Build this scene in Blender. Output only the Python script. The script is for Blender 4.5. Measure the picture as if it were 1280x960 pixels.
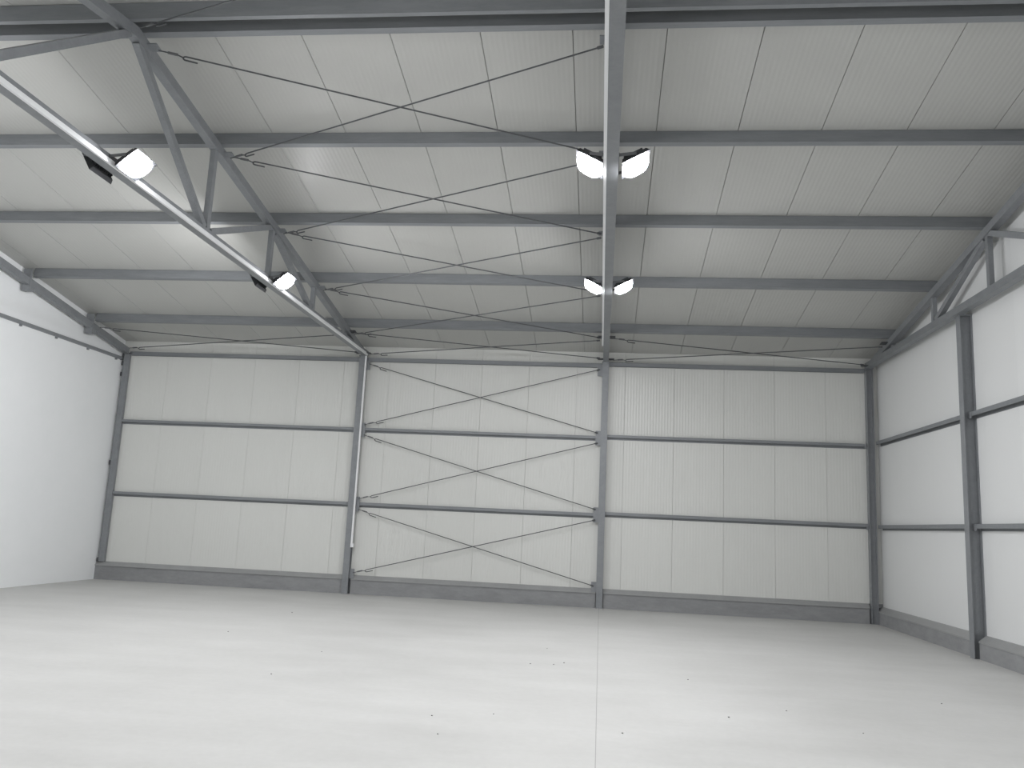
import bpy, bmesh, math, random
from mathutils import Vector, Matrix
random.seed(7)
for o in list(bpy.data.objects):
    bpy.data.objects.remove(o)
S = bpy.context.scene
COL = S.collection

# ------------------------------------------------------------------ camera
YAW, PITCH, ROLL, FPX = -0.1125, 0.1674, 0.0475, 1037.1
fw = Vector((math.sin(YAW)*math.cos(PITCH), math.cos(YAW)*math.cos(PITCH), math.sin(PITCH)))
r0 = Vector((math.cos(YAW), -math.sin(YAW), 0)); u0 = r0.cross(fw)
rt = math.cos(ROLL)*r0 + math.sin(ROLL)*u0
up = -math.sin(ROLL)*r0 + math.cos(ROLL)*u0
cam = bpy.data.cameras.new('camera')
cam.sensor_fit = 'HORIZONTAL'; cam.sensor_width = 36.0; cam.lens = FPX/1280*36.0
cam.clip_start = .05; cam.clip_end = 200
co = bpy.data.objects.new('camera', cam); COL.objects.link(co)
m = Matrix((rt, up, -fw)).transposed().to_4x4(); m.translation = Vector((0, 0, 1.6))
co.matrix_world = m
S.camera = co

# ------------------------------------------------------------------ world, exposure
w = bpy.data.worlds.new('night_outside'); S.world = w; w.use_nodes = True
w.node_tree.nodes['Background'].inputs[0].default_value = (.02, .025, .03, 1)
w.node_tree.nodes['Background'].inputs[1].default_value = 1.0
S.view_settings.view_transform = 'Standard'; S.view_settings.look = 'None'
S.view_settings.gamma = 1.0; S.view_settings.use_curve_mapping = False
S.view_settings.exposure = 0.0
LAMP_STRENGTH = 245.0

# ------------------------------------------------------------------ materials
def nodes(name):
    mt = bpy.data.materials.new(name); mt.use_nodes = True
    nt = mt.node_tree; return mt, nt, nt.nodes['Principled BSDF'], nt.nodes.new, nt.links.new

def mottled(name, c0, c1, rough, scale, metallic=0.0, spec=.5, bump=0.0, stretch=(1, 1, 1), detail=6, rv=.08):
    mt, nt, b, N, L = nodes(name)
    tc = N('ShaderNodeTexCoord'); mp = N('ShaderNodeMapping'); mp.inputs['Scale'].default_value = stretch
    no = N('ShaderNodeTexNoise'); no.inputs['Scale'].default_value = scale; no.inputs['Detail'].default_value = detail
    no.inputs['Roughness'].default_value = .78
    cr = N('ShaderNodeValToRGB'); cr.color_ramp.elements[0].position = .3; cr.color_ramp.elements[1].position = .7
    cr.color_ramp.elements[0].color = (*c0, 1); cr.color_ramp.elements[1].color = (*c1, 1)
    L(tc.outputs['Object'], mp.inputs[0]); L(mp.outputs[0], no.inputs['Vector']); L(no.outputs['Fac'], cr.inputs[0])
    L(cr.outputs[0], b.inputs['Base Color'])
    mr = N('ShaderNodeMapRange'); mr.inputs['To Min'].default_value = rough-rv; mr.inputs['To Max'].default_value = rough+rv
    L(no.outputs['Fac'], mr.inputs[0]); L(mr.outputs[0], b.inputs['Roughness'])
    b.inputs['Metallic'].default_value = metallic; b.inputs['Specular IOR Level'].default_value = spec
    if bump:
        bp = N('ShaderNodeBump'); bp.inputs['Strength'].default_value = bump; bp.inputs['Distance'].default_value = .01
        L(no.outputs['Fac'], bp.inputs['Height']); L(bp.outputs[0], b.inputs['Normal'])
    return mt

def plain(name, c, rough, metallic=0.0, spec=.5):
    mt, nt, b, N, L = nodes(name)
    b.inputs['Base Color'].default_value = (*c, 1); b.inputs['Roughness'].default_value = rough
    b.inputs['Metallic'].default_value = metallic; b.inputs['Specular IOR Level'].default_value = spec
    return mt

def panel_mat(name, col, axis, rough=.36, rib=.06, strength=.13):
    # coated sheet of a sandwich panel with fine parallel ribs
    mt, nt, b, N, L = nodes(name)
    tc = N('ShaderNodeTexCoord'); sp = N('ShaderNodeSeparateXYZ'); L(tc.outputs['Object'], sp.inputs[0])
    mu = N('ShaderNodeMath'); mu.operation = 'MULTIPLY'; mu.inputs[1].default_value = 2*math.pi/rib
    L(sp.outputs[axis], mu.inputs[0])
    si = N('ShaderNodeMath'); si.operation = 'SINE'; L(mu.outputs[0], si.inputs[0])
    bp = N('ShaderNodeBump'); bp.inputs['Strength'].default_value = strength; bp.inputs['Distance'].default_value = .006
    L(si.outputs[0], bp.inputs['Height']); L(bp.outputs[0], b.inputs['Normal'])
    oi = N('ShaderNodeObjectInfo')
    no = N('ShaderNodeTexNoise'); no.inputs['Scale'].default_value = .8; no.inputs['Detail'].default_value = 3
    L(tc.outputs['Object'], no.inputs['Vector'])
    ad = N('ShaderNodeMath'); ad.operation = 'ADD'; L(oi.outputs['Random'], ad.inputs[0]); L(no.outputs['Fac'], ad.inputs[1])
    mr = N('ShaderNodeMapRange'); mr.inputs['From Max'].default_value = 2; mr.inputs['To Min'].default_value = .97; mr.inputs['To Max'].default_value = 1.03
    L(ad.outputs[0], mr.inputs[0])
    mx = N('ShaderNodeMix'); mx.data_type = 'RGBA'; mx.blend_type = 'MULTIPLY'; mx.inputs[0].default_value = 1
    mx.inputs[6].default_value = (*col, 1); L(mr.outputs[0], mx.inputs[7]); L(mx.outputs[2], b.inputs['Base Color'])
    b.inputs['Roughness'].default_value = rough; b.inputs['Specular IOR Level'].default_value = .4
    return mt

def concrete_floor():
    mt, nt, b, N, L = nodes('power_floated_concrete')
    tc = N('ShaderNodeTexCoord')
    def noise(scale, stretch, detail):
        mp = N('ShaderNodeMapping'); mp.inputs['Scale'].default_value = stretch; L(tc.outputs['Object'], mp.inputs[0])
        n = N('ShaderNodeTexNoise'); n.inputs['Scale'].default_value = scale; n.inputs['Detail'].default_value = detail
        n.inputs['Roughness'].default_value = .6; L(mp.outputs[0], n.inputs['Vector']); return n.outputs['Fac']
    a = noise(.35, (1, 1, 1), 5); c = noise(1.1, (.55, 1.6, 1), 8); f = noise(14, (1, 1, 1), 4)
    def mixf(x, y, t):
        mx = N('ShaderNodeMix'); mx.inputs[0].default_value = t; L(x, mx.inputs[2]); L(y, mx.inputs[3]); return mx.outputs[0]
    v = mixf(mixf(a, c, .5), f, .15)
    cr = N('ShaderNodeValToRGB'); e = cr.color_ramp.elements
    e[0].position = .34; e[0].color = (.50, .50, .485, 1); e[1].position = .66; e[1].color = (.625, .625, .61, 1)
    L(v, cr.inputs[0]); L(cr.outputs[0], b.inputs['Base Color'])
    mr = N('ShaderNodeMapRange'); mr.inputs['To Min'].default_value = .42; mr.inputs['To Max'].default_value = .78
    L(c, mr.inputs[0]); L(mr.outputs[0], b.inputs['Roughness'])
    bp = N('ShaderNodeBump'); bp.inputs['Strength'].default_value = .08; bp.inputs['Distance'].default_value = .004
    L(f, bp.inputs['Height']); L(bp.outputs[0], b.inputs['Normal'])
    b.inputs['Specular IOR Level'].default_value = .35
    return mt

M = {}
M['steel'] = mottled('galvanised_grey_steel', (.222, .234, .246), (.29, .302, .314), .46, 5, metallic=.15, bump=.03)
M['purlin'] = mottled('galvanised_purlin_steel', (.205, .217, .228), (.27, .282, .294), .48, 4, metallic=.15, stretch=(.3, 2, 2))
M['rod'] = plain('dark_threaded_steel', (.10, .105, .11), .5, .3)
M['wall_panel'] = panel_mat('off_white_wall_sheet', (.715, .72, .69), 0)
M['gable_panel'] = panel_mat('off_white_gable_sheet', (.76, .77, .765), 1, rough=.45, strength=.03)
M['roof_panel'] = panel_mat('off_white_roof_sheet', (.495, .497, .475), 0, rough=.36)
M['joint'] = plain('dark_joint_seal', (.17, .17, .165), .8)
M['joint_fill'] = plain('grey_joint_filler', (.36, .36, .35), .8)
M['plaster'] = mottled('white_painted_plaster', (.88, .90, .905), (.91, .925, .93), .7, 1.3, bump=.02)
M['floor'] = concrete_floor()
M['plinth'] = mottled('grey_concrete_plinth', (.24, .245, .25), (.33, .335, .34), .75, 2.2, bump=.08, stretch=(1, 1, 2.5))
M['sill'] = mottled('grey_metal_sill', (.34, .345, .345), (.40, .405, .405), .42, 3, metallic=.2)
M['trunk'] = plain('white_plastic_trunking', (.86, .87, .88), .4)
M['lamp_body'] = plain('dark_cast_aluminium', (.05, .052, .056), .5, .3)
M['bracket'] = plain('grey_lamp_bracket', (.16, .165, .17), .45, .4)
M['grit'] = plain('dark_grit', (.17, .165, .155), .9)
mt, nt, b, N, L = nodes('lit_lamp_glass')
b.inputs['Base Color'].default_value = (.9, .9, .9, 1); b.inputs['Emission Color'].default_value = (.975, .975, 1, 1)
b.inputs['Emission Strength'].default_value = LAMP_STRENGTH
M['lit'] = mt
M['lit_wall'] = mt.copy(); M['lit_wall'].name = 'lit_lamp_glass_stronger'
M['lit_wall'].node_tree.nodes['Principled BSDF'].inputs['Emission Strength'].default_value = LAMP_STRENGTH*1.4

# ------------------------------------------------------------------ mesh helpers
def tagp(o, label=None, cat=None, group=None, kind=None):
    for k, v in (('label', label), ('category', cat), ('group', group), ('kind', kind)):
        if v: o[k] = v
    return o

def empty(name, loc, label, cat, group=None):
    o = bpy.data.objects.new(name, None); o.location = loc; o.empty_display_size = .2
    COL.objects.link(o); return tagp(o, label, cat, group)

def link(name, me, parent=None, loc=None):
    o = bpy.data.objects.new(name, me); COL.objects.link(o)
    if parent is not None: o.parent = parent
    if loc is not None: o.location = loc
    return o

def mesh(name, bm, mat, origin=(0, 0, 0)):
    bmesh.ops.recalc_face_normals(bm, faces=bm.faces[:])
    bm.transform(Matrix.Translation(-Vector(origin)))
    me = bpy.data.meshes.new(name); bm.to_mesh(me); bm.free(); me.materials.append(mat); return me

def poly_prism(bm, pts0, pts1):
    a = [bm.verts.new(p) for p in pts0]; c = [bm.verts.new(p) for p in pts1]; n = len(a)
    bm.faces.new(a[::-1]); bm.faces.new(c)
    for i in range(n): bm.faces.new((a[i], a[(i+1) % n], c[(i+1) % n], c[i]))

def box(bm, x0, x1, y0, y1, z0, z1):
    poly_prism(bm, [(x0, y0, z0), (x1, y0, z0), (x1, y1, z0), (x0, y1, z0)], [(x0, y0, z1), (x1, y0, z1), (x1, y1, z1), (x0, y1, z1)])

def sweep(bm, p0, p1, prof, upv=(0, 0, 1)):
    """straight bar of section prof [(side, up)] from p0 to p1"""
    p0, p1 = Vector(p0), Vector(p1); d = (p1-p0).normalized(); s = d.cross(Vector(upv)).normalized(); u = s.cross(d)
    poly_prism(bm, [p0+s*a+u*c for a, c in prof], [p1+s*a+u*c for a, c in prof])

def rect(wd, ht): return [(-wd/2, -ht/2), (wd/2, -ht/2), (wd/2, ht/2), (-wd/2, ht/2)]
def hsec(bf, hh, tf=.010, tw=.007):
    a, c, t, q = bf/2, hh/2, tf, tw/2
    return [(-a, -c), (a, -c), (a, -c+t), (q, -c+t), (q, c-t), (a, c-t), (a, c), (-a, c), (-a, c-t), (-q, c-t), (-q, -c+t), (-a, -c+t)]

def tube(bm, pts, r, seg=6, cap=True):
    pts = [Vector(p) for p in pts]; rings = []
    for i, p in enumerate(pts):
        d = (pts[min(i+1, len(pts)-1)]-pts[max(i-1, 0)]).normalized()
        s = d.cross(Vector((0, .3, 1))).normalized(); u = s.cross(d)
        rings.append([bm.verts.new(p+(s*math.cos(t)+u*math.sin(t))*r) for t in (2*math.pi*k/seg for k in range(seg))])
    for a, c in zip(rings, rings[1:]):
        for k in range(seg): bm.faces.new((a[k], a[(k+1) % seg], c[(k+1) % seg], c[k]))
    bm.faces.new(rings[0][::-1]); bm.faces.new(rings[-1])

def bmnew(): return bmesh.new()

def part(name, mat, parent, fn):
    """one mesh drawn in world coordinates by fn, hung under parent"""
    bm = bmnew(); fn(bm)
    t = Vector((0, 0, 0)); q = parent
    while q is not None: t += q.location; q = q.parent
    return link(name, mesh(name, bm, mat, t), parent)

def solo(name, mat, origin, fn, label, cat, group=None):
    bm = bmnew(); fn(bm)
    return tagp(link(name, mesh(name, bm, mat, origin), None, origin), label, cat, group)

def setting(name, mat, fn):
    bm = bmnew(); fn(bm)
    return tagp(link(name, mesh(name, bm, mat)), kind='structure')

# ------------------------------------------------------------------ dimensions of the hall
XL, XR = -10.95, 5.59           # inner faces of the side walls
X1, X2, X3, X4 = -10.81, -5.27, .018, 5.407   # frames
D = 17.44                       # front of the back columns
YB = 17.58                      # inner face of the back wall
YR = 7.86                       # ridge
YF = 2*YR-YB                    # front wall
H = 5.11                        # underside of the bottom chords
SL = .1695
RO = .175                       # roof sheet above the purlin underside
def zp(y):                      # underside of the purlins = top of the rafters
    return 5.4232+SL*(16.05-(y if y >= YR else 2*YR-y))
def zr(y): return zp(y)+RO
cs = 1/math.sqrt(1+SL*SL); sn = SL*cs
PY = [7.95, 9.97, 11.98, 13.995, 16.02]   # purlin webs

# ------------------------------------------------------------------ floor
fl = setting('floor', M['joint'], lambda bm: box(bm, XL-.2, XR+.2, YF-.2, YB+.2, -.30, -.15))
for x0, x1 in ((XL-.2, X3-.009), (X3-.003, XR+.2)):
    part('slab', M['floor'], fl, lambda bm: box(bm, x0, x1, YF-.2, YB+.2, -.15, 0))

part('joint_filler', M['joint_fill'], fl, lambda bm: box(bm, X3-.009, X3-.003, YF-.2, YB+.2, -.15, -.0015))

# ------------------------------------------------------------------ roof
TH = .06
def slope_pts(y0, y1, x, lo, hi):
    return [(x, y0, zr(y0)+lo), (x, y1, zr(y1)+lo), (x, y1, zr(y1)+hi), (x, y0, zr(y0)+hi)]
def roof_skin(bm):
    for y0, y1 in ((YR, YB+.25), (YF-.25, YR-.0001)):
        poly_prism(bm, slope_pts(y0, y1, XL-.2, TH+.002, TH+.05), slope_pts(y0, y1, XR+.2, TH+.002, TH+.05))
ce = setting('ceiling', M['joint'], roof_skin)
seams = [.565+1.018*k for k in range(-11, 5)]
edges = [XL-.15]+[s for s in seams if XL+.1 < s < XR-.1]+[XR+.15]
G = .0040
roof_mesh = {}
for a, c in zip(edges, edges[1:]):
    for y0, y1 in ((YR+.002, YB+.2), (YF-.2, YR-.002)):
        key = (round(c-a, 3), y0)
        if key not in roof_mesh:
            bm = bmnew()
            hw = (c-a)/2-G
            poly_prism(bm, slope_pts(y0, y1, -hw, 0, TH), slope_pts(y0, y1, hw, 0, TH))
            roof_mesh[key] = mesh('roof_panel', bm, M['roof_panel'])
        link('panel', roof_mesh[key], ce, ((a+c)/2, 0, 0))

# ------------------------------------------------------------------ back wall
SB, FB = .385, .305             # top of sill, top of plinth face at the back
wb = setting('wall_back', M['joint'], lambda bm: box(bm, XL, XR+.1, YB+.062, YB+.16, 0, zr(YB+.2)-.05))
ws = [.44+1.03*k for k in range(-11, 5)]
edges = [XL]+[s for s in ws if XL+.1 < s < XR-.1]+[XR+.05]
wall_mesh = {}
for a, c in zip(edges, edges[1:]):
    key = round(c-a, 3)
    if key not in wall_mesh:
        bm = bmnew(); hw = (c-a)/2-.0020; y1 = YB+.06
        P = lambda x: [(x, YB, SB), (x, y1, SB), (x, y1, zr(y1)-.003), (x, YB, zr(YB)-.003)]
        poly_prism(bm, P(-hw), P(hw)); wall_mesh[key] = mesh('wall_panel', bm, M['wall_panel'])
    link('panel', wall_mesh[key], wb, ((a+c)/2, 0, 0))

# ------------------------------------------------------------------ right gable wall
SR, FR = .335, .25
def gable(bm, x0, x1, z0, drop):
    P = lambda x: [(x, YF, z0), (x, YB, z0), (x, YB, zr(YB)-drop), (x, YR, zr(YR)-drop), (x, YF, zr(YF)-drop)]
    poly_prism(bm, P(x0), P(x1))
wr = setting('wall_right', M['joint'], lambda bm: gable(bm, XR+.051, XR+.11, 0, .004))
ys = [YB-.002]; y = YB-.65
while y > YF+.3: ys.append(y); y -= 1.03
ys.append(YF+.002)
for a, c in zip(ys[1:], ys):
    bm = bmnew(); yo = (a+c)/2; a2, c2 = a+.0007-yo, c-.0007-yo
    mid = [(YR-yo, zr(YR)-.004)] if a < YR < c else []
    pr = [(a2, SR), (c2, SR), (c2, zr(c)-.004)]+mid+[(a2, zr(a)-.004)]
    poly_prism(bm, [(XR, q, z) for q, z in pr], [(XR+.05, q, z) for q, z in pr])
    link('panel', mesh('gable_panel', bm, M['gable_panel']), wr, (0, yo, 0))

# ------------------------------------------------------------------ left and front walls
wl = setting('wall_left', M['plaster'], lambda bm: gable(bm, XL-.2, XL, 0, .003))
setting('wall_front', M['plaster'], lambda bm: box(bm, XL, XR, YF-.12, YF, 0, zr(YF-.12)-.004))

# ------------------------------------------------------------------ plinths
PF = 17.50
RXP = 5.475
bb = setting('baseboard_back', M['plinth'], lambda bm: [box(bm, XL, X2-.12, PF, YB+.06, 0, FB-.004), box(bm, X2+.065, X3-.08, PF, YB+.06, 0, FB-.004),
                                                        box(bm, X3+.08, X4-.09, PF, YB+.06, 0, FB-.004)])
for x0, x1 in ((XL, X2-.118), (X2+.067, X3-.078), (X3+.078, X4-.088)):
    def f(bm):
        P = lambda x: [(x, PF-.022, FB-.012), (x, PF-.022, FB), (x, YB-.025, SB), (x, YB-.002, SB), (x, YB-.002, FB-.004), (x, PF-.0005, FB-.004), (x, PF-.0005, FB-.012)]
        poly_prism(bm, P(x0), P(x1))
    part('sill', M['sill'], bb, f)
part('end_block', M['plinth'], bb, lambda bm: box(bm, X4+.10, XR-.001, YB-.001, YB+.061, SR-.02, SB+.001))
br = setting('baseboard_right', M['plinth'], lambda bm: [box(bm, RXP, XR+.05, 13.225, YB+.05, 0, FR-.004), box(bm, RXP, XR+.05, YF, 13.055, 0, FR-.004)])
for y0, y1 in ((13.225, D-.010), (D-.009, YB-.003), (YF, 13.055)):
    def f(bm):
        e = .0005 if y0 > 17 else .010
        P = lambda y: [(RXP-e, y, FR-.02), (RXP-e, y, FR), (XR-.02, y, SR), (XR-.002, y, SR), (XR-.002, y, FR-.004), (RXP-.0002, y, FR-.004), (RXP-.0002, y, FR-.02)]
        poly_prism(bm, P(y0), P(y1))
    part('sill', M['sill'], br, f)

# ------------------------------------------------------------------ columns
GZ = (4.90, 3.47, 1.875, .42)    # levels where bracing rods meet the columns
def back_column(x, label, side):
    t = empty('wall_column', (x, D+.067, 0), label, 'column', 'steel columns along the back wall')
    part('shaft', M['steel'], t, lambda bm: sweep(bm, (x, D+.067, 0), (x, D+.067, H-.012), hsec(.135, .134, .010, .008), (0, 1, 0)))
    part('cap_plate', M['steel'], t, lambda bm: box(bm, x-.075, x+.075, D-.008, D+.134, H-.012, H))
    for i, z in enumerate(GZ):
        if not side: break
        a, c = sorted((x+side*.0045, x+side*.17))
        hh = .10 if i in (0, 3) else .155
        def f(bm):
            box(bm, a, c, D+.050, D+.060, z-hh, z+hh)
        part('gusset_plate', M['steel'], t, f)
    return t
c2 = back_column(X2-.035, 'grey steel column on the back wall carrying a white conduit strip', 1)
c3 = back_column(X3, 'bare grey steel column standing in line with the floor joint', -1)

t = empty('wall_column', (X4, D+.067, 0), 'grey steel column in the right corner where the panel walls meet', 'column', 'steel columns along the back wall')
part('shaft', M['steel'], t, lambda bm: sweep(bm, (X4, D+.067, 0), (X4, D+.067, H-.012), hsec(.13, .134, .012, .01), (1, 0, 0)))
part('cap_plate', M['steel'], t, lambda bm: box(bm, X4-.08, X4+.08, D-.005, D+.134, H-.012, H))
for z in (3.5, 1.87): part('cleat', M['steel'], t, lambda bm: box(bm, X4-.12, X4-.0765, D+.045, D+.055, z-.045, z+.045))

GX0, GX1, GY = 5.405, 5.588, 13.14
t = empty('gable_column', ((GX0+GX1)/2, GY, 0), 'thick grey steel column standing against the right wall, nearest the camera', 'column')
part('shaft', M['steel'], t, lambda bm: sweep(bm, ((GX0+GX1)/2, GY, 0), ((GX0+GX1)/2, GY, H-.013), hsec(.145, GX1-GX0, .013, .009), (1, 0, 0)))
part('cap_plate', M['steel'], t, lambda bm: box(bm, GX0-.02, GX1, GY-.085, GY+.085, H-.013, H-.001))
for z in (3.545, 1.875):
    for s in (-1, 1):
        part('cleat', M['steel'], t, lambda bm: box(bm, 5.488, 5.497, min(GY+s*.006, GY+s*.12), max(GY+s*.006, GY+s*.12), z-.05, z+.05))

t = empty('corner_post', (X1, 17.53, FB), 'slim grey steel post in the left corner beside the white wall', 'post')
part('shaft', M['steel'], t, lambda bm: box(bm, -10.895, -10.765, 17.495, 17.572, SB+.003, 5.02))
part('base_foot', M['steel'], t, lambda bm: box(bm, -10.885, -10.775, 17.5, 17.572, SB-.002, SB+.003))
for z in (4.98, 4.80, 4.55, 2.55, .42):
    part('clip', M['rod'], t, lambda bm: box(bm, -10.93, -10.89, 17.485, 17.535, z-.045, z+.045))
part('head_plate', M['rod'], t, lambda bm: box(bm, -10.90, -10.70, 17.47, 17.57, 5.02, 5.04))

# ------------------------------------------------------------------ trusses
CW = .115
def truss(x, label, mirror_part=True):
    t = empty('roof_truss', (x, YR, H), label, 'roof truss', 'lattice trusses under the roof')
    BT = H+.115
    part('bottom_chord', M['steel'], t, lambda bm: box(bm, x-CW/2, x+CW/2, YF+.01, YB-.012, H, BT))
    dc = .122
    def chord(bm, sgn):
        yt = YR+(YB-YR); k = lambda y: y if sgn > 0 else 2*YR-y
        ya = 16.05+(5.4232-dc-BT)/SL; yb = 16.05+(5.4232-BT)/SL
        e = .0005
        pts = [(YR+e, zp(YR)-.001), (yb-.02, zp(yb-.02)-.001), (yb-.02, BT+.001), (ya, BT+.001), (YR+e, zp(YR)-dc)]
        poly_prism(bm, [(x-CW/2, k(q), z) for q, z in pts], [(x+CW/2, k(q), z) for q, z in pts])
    part('top_chord', M['steel'], t, lambda bm: chord(bm, 1))
    part('top_chord', M['steel'], t, lambda bm: chord(bm, -1))
    ub = lambda y: zp(y)-dc
    WV = rect(.085, .075)
    for sgn in (1, -1):
        k = lambda y: y if sgn > 0 else 2*YR-y
        for y in (9.93, 12.0, 14.03):
            part('vertical', M['steel'], t, lambda bm: sweep(bm, (x, k(y), BT), (x, k(y), ub(y)+.004), rect(.07, .085), (0, 1, 0)))
        part('vertical', M['steel'], t, lambda bm: box(bm, x-.006, x+.006, min(k(15.98), k(16.12)), max(k(15.98), k(16.12)), BT, ub(16.1)+.004))
        for (ya, yb) in ((7.95, 9.84), (11.93, 10.02), (12.10, 13.92)):
            part('diagonal', M['steel'], t, lambda bm: sweep(bm, (x, k(ya), ub(ya)+.01), (x, k(yb), BT+.01), rect(.085, .08), (1, 0, 0)))
    return t
tr2 = truss(X2, 'roof truss with lamps and white conduit, seen obliquely at upper left')
tr3 = truss(X3, 'roof truss seen end on above the middle column, lamps on both sides')
tr4 = truss(X4, 'roof truss close along the right panel wall, no lamps')

def node_plates(t, x, sides, ys, low=()):
    for s in sides:
        for y in ys:
            z = zp(y)
            a, c = sorted((x+s*(CW/2), x+s*(CW/2+.115)))
            part('gusset_plate', M['rod' if y > 15 else 'steel'], t, lambda bm: sweep(bm, (a, y, z-.055), (c, y, z-.055), rect(.13, .012), (0, sn, cs)))
NODES = [y+.16 for y in PY]
for tt, xx, ss in ((tr2, X2, (1,)), (tr3, X3, (-1,))):
    node_plates(tt, xx, ss, NODES[:4])
for tt, xx, ss in ((tr2, X2, (1, -1)), (tr3, X3, (-1, 1)), (tr4, X4, (-1,))):
    node_plates(tt, xx, ss, [NODES[4]])
    for s in ss:
        a, c = sorted((xx+s*(CW/2), xx+s*(CW/2+.115)))
        part('gusset_plate', M['rod'], tt, lambda bm: box(bm, a, c, 17.30, 17.46, 5.143, 5.152))

# rafter on the left wall
RX0, RX1 = -10.865, -10.75
t = empty('edge_rafter', (X1, YR, zp(YR)), 'single grey rafter sloping along the top of the white left wall', 'rafter')
for sgn in (1, -1):
    k = lambda y: y if sgn > 0 else 2*YR-y
    pts = [(YR+.0005, zp(YR)-.045), (17.44, zp(17.44)-.045), (17.44, zp(17.44)-.175), (YR+.0005, zp(YR)-.175)]
    part('beam', M['steel'], t, lambda bm: poly_prism(bm, [(RX0, k(q), z) for q, z in pts], [(RX1, k(q), z) for q, z in pts]))
for y in PY:
    part('purlin_cleat', M['steel'], t, lambda bm: box(bm, -10.90, -10.735, y-.035, y-.006, zp(y)-.285, zp(y)+.14))
    part('cleat_foot', M['steel'], t, lambda bm: box(bm, -10.90, -10.735, y-.006, y+.09, zp(y)-.285, zp(y)-.176))

# ------------------------------------------------------------------ purlins
def purlin_mesh(sgn):
    bm = bmnew(); dp = RO*cs-.004; f = .085; tk = .004
    pr = [(0, 0), (f, 0), (f, .018), (f-tk, .018), (f-tk, tk), (tk, tk), (tk, dp-tk), (f, dp-tk), (f, dp), (0, dp)]
    T = Vector((0, cs, -sgn*sn)); NN = Vector((0, sgn*sn, cs))
    poly_prism(bm, [Vector((-10.73, 0, 0))+T*a+NN*c for a, c in pr], [Vector((5.48, 0, 0))+T*a+NN*c for a, c in pr])
    return mesh('purlin', bm, M['purlin'])
pm = purlin_mesh(1); pn = purlin_mesh(-1)
PL = ['grey purlin at the ridge, the darker and lower of the close pair along the top',
      'grey purlin crossing just above the two nearer lamps of the middle truss',
      'second grey purlin below the close ridge pair, between the two rows of lamps',
      'grey purlin crossing right behind the two farther lamps of the middle truss',
      'lowest grey roof purlin, last one above the back wall']
for y, lb in zip(PY, PL):
    tagp(link('roof_purlin', pm, None, (0, y, zp(y))), lb, 'purlin', 'purlins across the roof')
tagp(link('roof_purlin', pn, None, (0, 7.665, zp(7.665))), 'grey purlin on the near side of the ridge, topmost in the picture', 'purlin', 'purlins across the roof')

# ------------------------------------------------------------------ girts
def girt(x0, x1, z, hh, label):
    f = .075; y1 = YB-.002; y0 = y1-f; tk = .004
    lo = z-hh/2+(.042 if z < 4.5 else 0)      # the two lower rows are channels open downwards
    pr = [(y0, lo), (y0+tk, lo), (y0+tk, z+hh/2-tk), (y1-tk, z+hh/2-tk), (y1-tk, z-hh/2), (y1, z-hh/2), (y1, z+hh/2), (y0, z+hh/2)]
    o = ((x0+x1)/2, YB-.04, z)
    solo('wall_girt', M['purlin'], o, lambda bm: poly_prism(bm, [(x0, q, zz) for q, zz in pr], [(x1, q, zz) for q, zz in pr]), label, 'girt', 'girts across the back wall')
bays = [(-10.76, X2-.1045, 'left bay'), (X2+.0345, X3-.0695, 'middle bay behind the crossed rods'), (X3+.0695, X4-.078, 'right bay')]
for z, hh, nm in ((5.035, .085, 'topmost'), (3.47, .10, 'upper'), (1.86, .105, 'lower')):
    for i, (a, c, bn) in enumerate(bays):
        dz = (0, 0, .03)[i]
        girt(a, c, z+dz, hh, '%s grey girt on the back wall, %s' % (nm, bn))
for z, nm in ((3.545, 'upper'), (1.875, 'lower')):
    for y0, y1, bn in ((GY+.0735, D-.002, 'between the corner and the thick column'), (YF+.01, GY-.0735, 'on this side of the thick column')):
        f = lambda bm: [box(bm, 5.498, 5.502, y0, y1, z-.018, z+.05), box(bm, XR-.006, XR-.002, y0, y1, z-.05, z+.046), box(bm, 5.502, XR-.002, y0, y1, z+.046, z+.05)]
        solo('gable_girt', M['purlin'], (5.54, (y0+y1)/2, z), f, '%s grey girt on right wall, %s' % (nm, bn), 'girt', 'girts on the right wall')

# ------------------------------------------------------------------ bracing rods
def rod(p0, p1, label, group, r=.0085, hook=.30):
    """p0 is the end with the hook and link"""
    p0, p1 = Vector(p0), Vector(p1); d = (p1-p0).normalized()
    n = Vector((0, 0, -1)); n = (n-d*n.dot(d)).normalized()
    t = empty('bracing_rod', p0, label, 'rod', group)
    a = p0+d*hook
    part('rod', M['rod'], t, lambda bm: tube(bm, [a, p1], r))
    def hk(bm):
        c = a+n*.022; pts = [a+d*.004]
        for i in range(1, 8):
            th = math.pi*i/8; pts.append(c-n*.022*math.cos(th)-d*.03*math.sin(th))
        pts.append(a+n*.044); pts.append(a+n*.046+d*.13)
        tube(bm, pts, r)
    part('hook', M['rod'], t, hk)
    part('link', M['rod'], t, lambda bm: tube(bm, [p0, p0+d*.12, p0+d*.125, p0+d*.19, p0+d*.195, a+n*.02-d*.02], r*.8))
    part('turnbuckle', M['bracket'], t, lambda bm: tube(bm, [p0+d*.10, p0+d*.21], r*1.7))
    part('end_nut', M['rod'], t, lambda bm: tube(bm, [p1-d*.05, p1+d*.015], r*1.9))
gx0, gx1 = X2+.115, X3-.14
yw, yv = D+.040, D+.012
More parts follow.
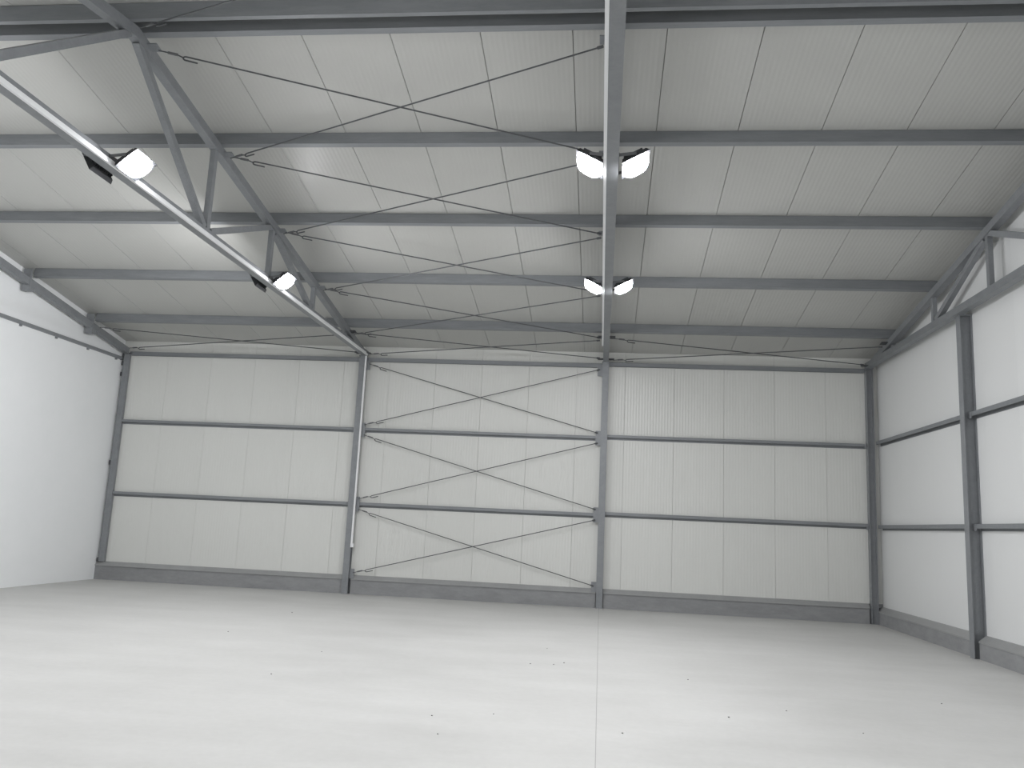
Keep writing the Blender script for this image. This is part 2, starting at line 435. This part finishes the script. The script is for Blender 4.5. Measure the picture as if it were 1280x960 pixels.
for (a, c), nm in (((GZ[0], GZ[1]), 'top'), ((GZ[1], GZ[2]), 'middle'), ((GZ[2], GZ[3]), 'bottom')):
    up_, dn = a-(.05 if a == GZ[0] else .11), c+(.11 if c != GZ[3] else .02)
    if a == GZ[0]: up_ = a+.03
    rod((gx0, yw, up_), (gx1, yw, dn), 'thin dark rod falling left to right in the %s cross on the back wall' % nm, 'crossed rods on the back wall')
    rod((gx0, yv, dn), (gx1, yv, up_), 'thin dark rod rising left to right in the %s cross on the back wall' % nm, 'crossed rods on the back wall')
def zn(y): return zp(y)-.072
rl, rr = X2+CW/2+.09, X3-CW/2-.09
for i in range(4):
    ya, yb = NODES[i], NODES[i+1]
    nm = ['between ridge and second purlin', 'between second and third purlin', 'between third and fourth purlin', 'between fourth and lowest purlin'][i]
    rod((rl, ya+.03, zn(ya)), (rr, yb-.03, zn(yb)), 'thin roof rod %s, starting at the higher left end' % nm, 'crossed rods under the roof', .0095)
    rod((rl, yb-.03, zn(yb)-.045), (rr, ya+.03, zn(ya)-.045), 'thin roof rod %s, starting at the lower left end' % nm, 'crossed rods under the roof', .0095)
ya, yb = NODES[4], 17.38
for a, c, bn in ((-10.72, X2-CW/2-.09, 'left bay'), (rl, rr, 'middle bay'), (X3+CW/2+.09, X4-CW/2-.09, 'right bay')):
    rod((a, ya+.03, zn(ya)), (c, yb, 5.165), 'thin eaves rod of the %s, from lowest purlin to right eaves corner' % bn, 'crossed rods along the eaves', .0095)
    rod((a, yb, 5.13), (c, ya+.03, zn(ya)-.045), 'thin eaves rod of the %s, from left eaves corner to lowest purlin' % bn, 'crossed rods along the eaves', .0095)
yn = 2*YR-NODES[1]
rod((rl, YR-.10, zp(YR-.1)-.06), (rr, yn, zp(yn)-.072), 'thin roof rod rising past the ridge to the top edge of the picture', 'crossed rods under the roof', .0095)

# ------------------------------------------------------------------ rail on the left wall
t = empty('wall_rail', (XL+.03, 14, 4.9), 'long thin grey rail with small hangers on the white left wall', 'rail')
part('bar', M['steel'], t, lambda bm: box(bm, XL+.001, XL+.05, YF+.02, 17.48, 4.875, 4.94))
part('end_cap', M['rod'], t, lambda bm: box(bm, XL+.001, XL+.056, 17.44, 17.485, 4.866, 4.948))
y = 17.26
while y > YF+.2:
    part('hanger', M['steel'], t, lambda bm: [box(bm, XL+.001, XL+.04, y-.02, y+.02, 4.835, 4.875)])
    y -= 1.045

# ------------------------------------------------------------------ white cable trunking
t = empty('cable_trunking', (X2+CW/2+.02, D, H), 'white cable trunking along the left truss and down its column', 'trunking')
tx0, tx1 = X2+CW/2+.001, X2+CW/2+.031
part('channel', M['trunk'], t, lambda bm: box(bm, tx0, tx1, YF+.02, D-.012, H-.004, H+.048))
part('drop', M['trunk'], t, lambda bm: box(bm, tx0-.025, tx0+.010, D-.03, D+.009, 1.04, H-.014))
part('end_box', M['trunk'], t, lambda bm: box(bm, tx0-.0255, tx0+.035, D-.04, D+.009, .965, 1.045))
for z in (1.6, 2.6, 3.6, 4.6): part('clip', M['trunk'], t, lambda bm: box(bm, tx0-.0255, tx0+.012, D-.032, D+.009, z-.015, z+.015))
t = empty('cable_trunking', (X3-CW/2-.02, D, H), 'white cable trunking along the left edge of the middle truss', 'trunking')
part('channel', M['trunk'], t, lambda bm: box(bm, X3-CW/2-.031, X3-CW/2-.001, YF+.02, 15.9, H-.004, H+.048))

# ------------------------------------------------------------------ floodlights
def lamp_meshes(tilt, bulge, lit='lit'):
    out = {}
    R = Matrix.Rotation(-tilt, 4, 'Y')          # face looks down (-z) and outwards (+x)
    LX, LY = .15, .20
    def fin(bm, nm, mat):
        bm.transform(R); out[nm] = mesh(nm, bm, mat)
    bm = bmnew()
    poly_prism(bm, [(-LX, -LY, 0), (LX, -LY, 0), (LX, LY, 0), (-LX, LY, 0)], [(-LX*.86, -LY*.88, .045), (LX*.86, -LY*.88, .045), (LX*.86, LY*.88, .045), (-LX*.86, LY*.88, .045)])
    fin(bm, 'housing', M['lamp_body'])
    bm = bmnew()
    for i in range(9):
        yy = -.15+i*.0375; box(bm, -.10, .10, yy-.004, yy+.004, .045, .075)
    fin(bm, 'heat_sink', M['lamp_body'])
    bm = bmnew()
    n = 10; ring = []
    for k in range(4*n):                           # rounded rectangle, slightly bulging glass
        th = 2*math.pi*k/(4*n); e = .78
        ring.append((math.copysign(abs(math.cos(th))**e, math.cos(th)), math.copysign(abs(math.sin(th))**e, math.sin(th))))
    vs = [[bm.verts.new((a*(LX-.012)*s, c*(LY-.012)*s, z)) for a, c in ring] for s, z in ((1, -.001), (.96, -.4*bulge), (.82, -.78*bulge), (.5, -bulge))]
    for A, B in zip(vs, vs[1:]):
        for k in range(len(ring)): bm.faces.new((A[k], A[(k+1) % len(ring)], B[(k+1) % len(ring)], B[k]))
    bm.faces.new(vs[-1])
    fin(bm, 'lens', M[lit])
    return out
LM = lamp_meshes(math.radians(40), .05); LM_MID = lamp_meshes(math.radians(28), .06); LM_WALL = lamp_meshes(math.radians(60), .004, 'lit_wall')   # turned by different amounts
def floodlight(x, side, y, label):
    xc = x+side*(CW/2+(.170 if x > -2 or side < 0 else .185)); zc = H+.075
    t = empty('floodlight', (xc, y, zc), label, 'floodlight', 'floodlights on the trusses')
    for nm in ('housing', 'heat_sink', 'lens'):
        o = link(nm, (LM_MID if x > -2 else LM_WALL if side < 0 else LM)[nm], t)
        if side < 0: o.rotation_euler = (0, 0, math.pi)
    def br_(bm):
        for dy in (-.208, .208):
            a = Vector((xc, y+dy, zc+.03)); c = Vector((x+side*(CW/2+.006), y+dy, H+.085))
            sweep(bm, a, c, rect(.012, .03))
        xx = sorted((x+side*(CW/2+.001), x+side*(CW/2+.007)))
        box(bm, xx[0], xx[1], y-.214, y+.214, H+.06, H+.11)
    part('bracket', M['bracket'], t, br_)
for x, s, y, lb in ((X2, 1, 7.86, 'bright floodlight on the left truss, nearer and facing the middle'),
                    (X2, 1, 12.12, 'bright floodlight on the left truss, farther and facing the middle'),
                    (X2, -1, 7.86, 'floodlight showing only a dark edge under the left truss, nearer one'),
                    (X2, -1, 12.12, 'floodlight showing only a dark edge under the left truss, farther one'),
                    (X3, -1, 7.86, 'bright floodlight left of the middle truss, the nearer and higher one'),
                    (X3, 1, 7.86, 'bright floodlight right of the middle truss, the nearer and higher one'),
                    (X3, -1, 12.12, 'bright floodlight left of the middle truss, the farther and lower one'),
                    (X3, 1, 12.12, 'bright floodlight right of the middle truss, the farther and lower one'),
                    (X2, 1, 3.6, 'floodlight on the left truss above the camera, facing the middle'),
                    (X2, -1, 3.6, 'floodlight on the left truss above the camera, facing the white wall'),
                    (X3, -1, 3.6, 'floodlight overhead on the left of the middle truss'),
                    (X3, 1, 3.6, 'floodlight overhead on the right of the middle truss')):
    floodlight(x, s, y, lb)

# ------------------------------------------------------------------ specks on the floor
GR = [(-3.249, 9.971), (-4.993, 13.622), (-3.248, 8.426), (-1.346, 7.16), (-.857, 7.382), (-1.185, 6.58), (-.768, 10.101), (-.499, 10.153),
      (-.653, 11.406), (-.384, 10.318), (.221, 7.042), (1.182, 7.926), (1.777, 8.389), (2.253, 7.672), (1.009, 9.728), (3.511, 9.31), (-4.922, 11.075)]
bm = bmnew(); bmesh.ops.create_icosphere(bm, subdivisions=1, radius=.009)
for v in bm.verts: v.co = Vector((v.co.x*(1+random.uniform(-.3, .3)), v.co.y*(1+random.uniform(-.3, .3)), v.co.z*.5))
zmin = min(v.co.z for v in bm.verts)
for v in bm.verts: v.co.z -= zmin
gm = mesh('grit', bm, M['grit'])
for x, y in GR:
    o = tagp(link('grit_speck', gm, None, (x, y, 0)), 'tiny dark speck of grit on the pale concrete floor', 'grit', 'specks of grit on the floor')
    o.rotation_euler = (0, 0, random.uniform(0, 6)); s = random.uniform(.7, 1.2); o.scale = (s, s, s)
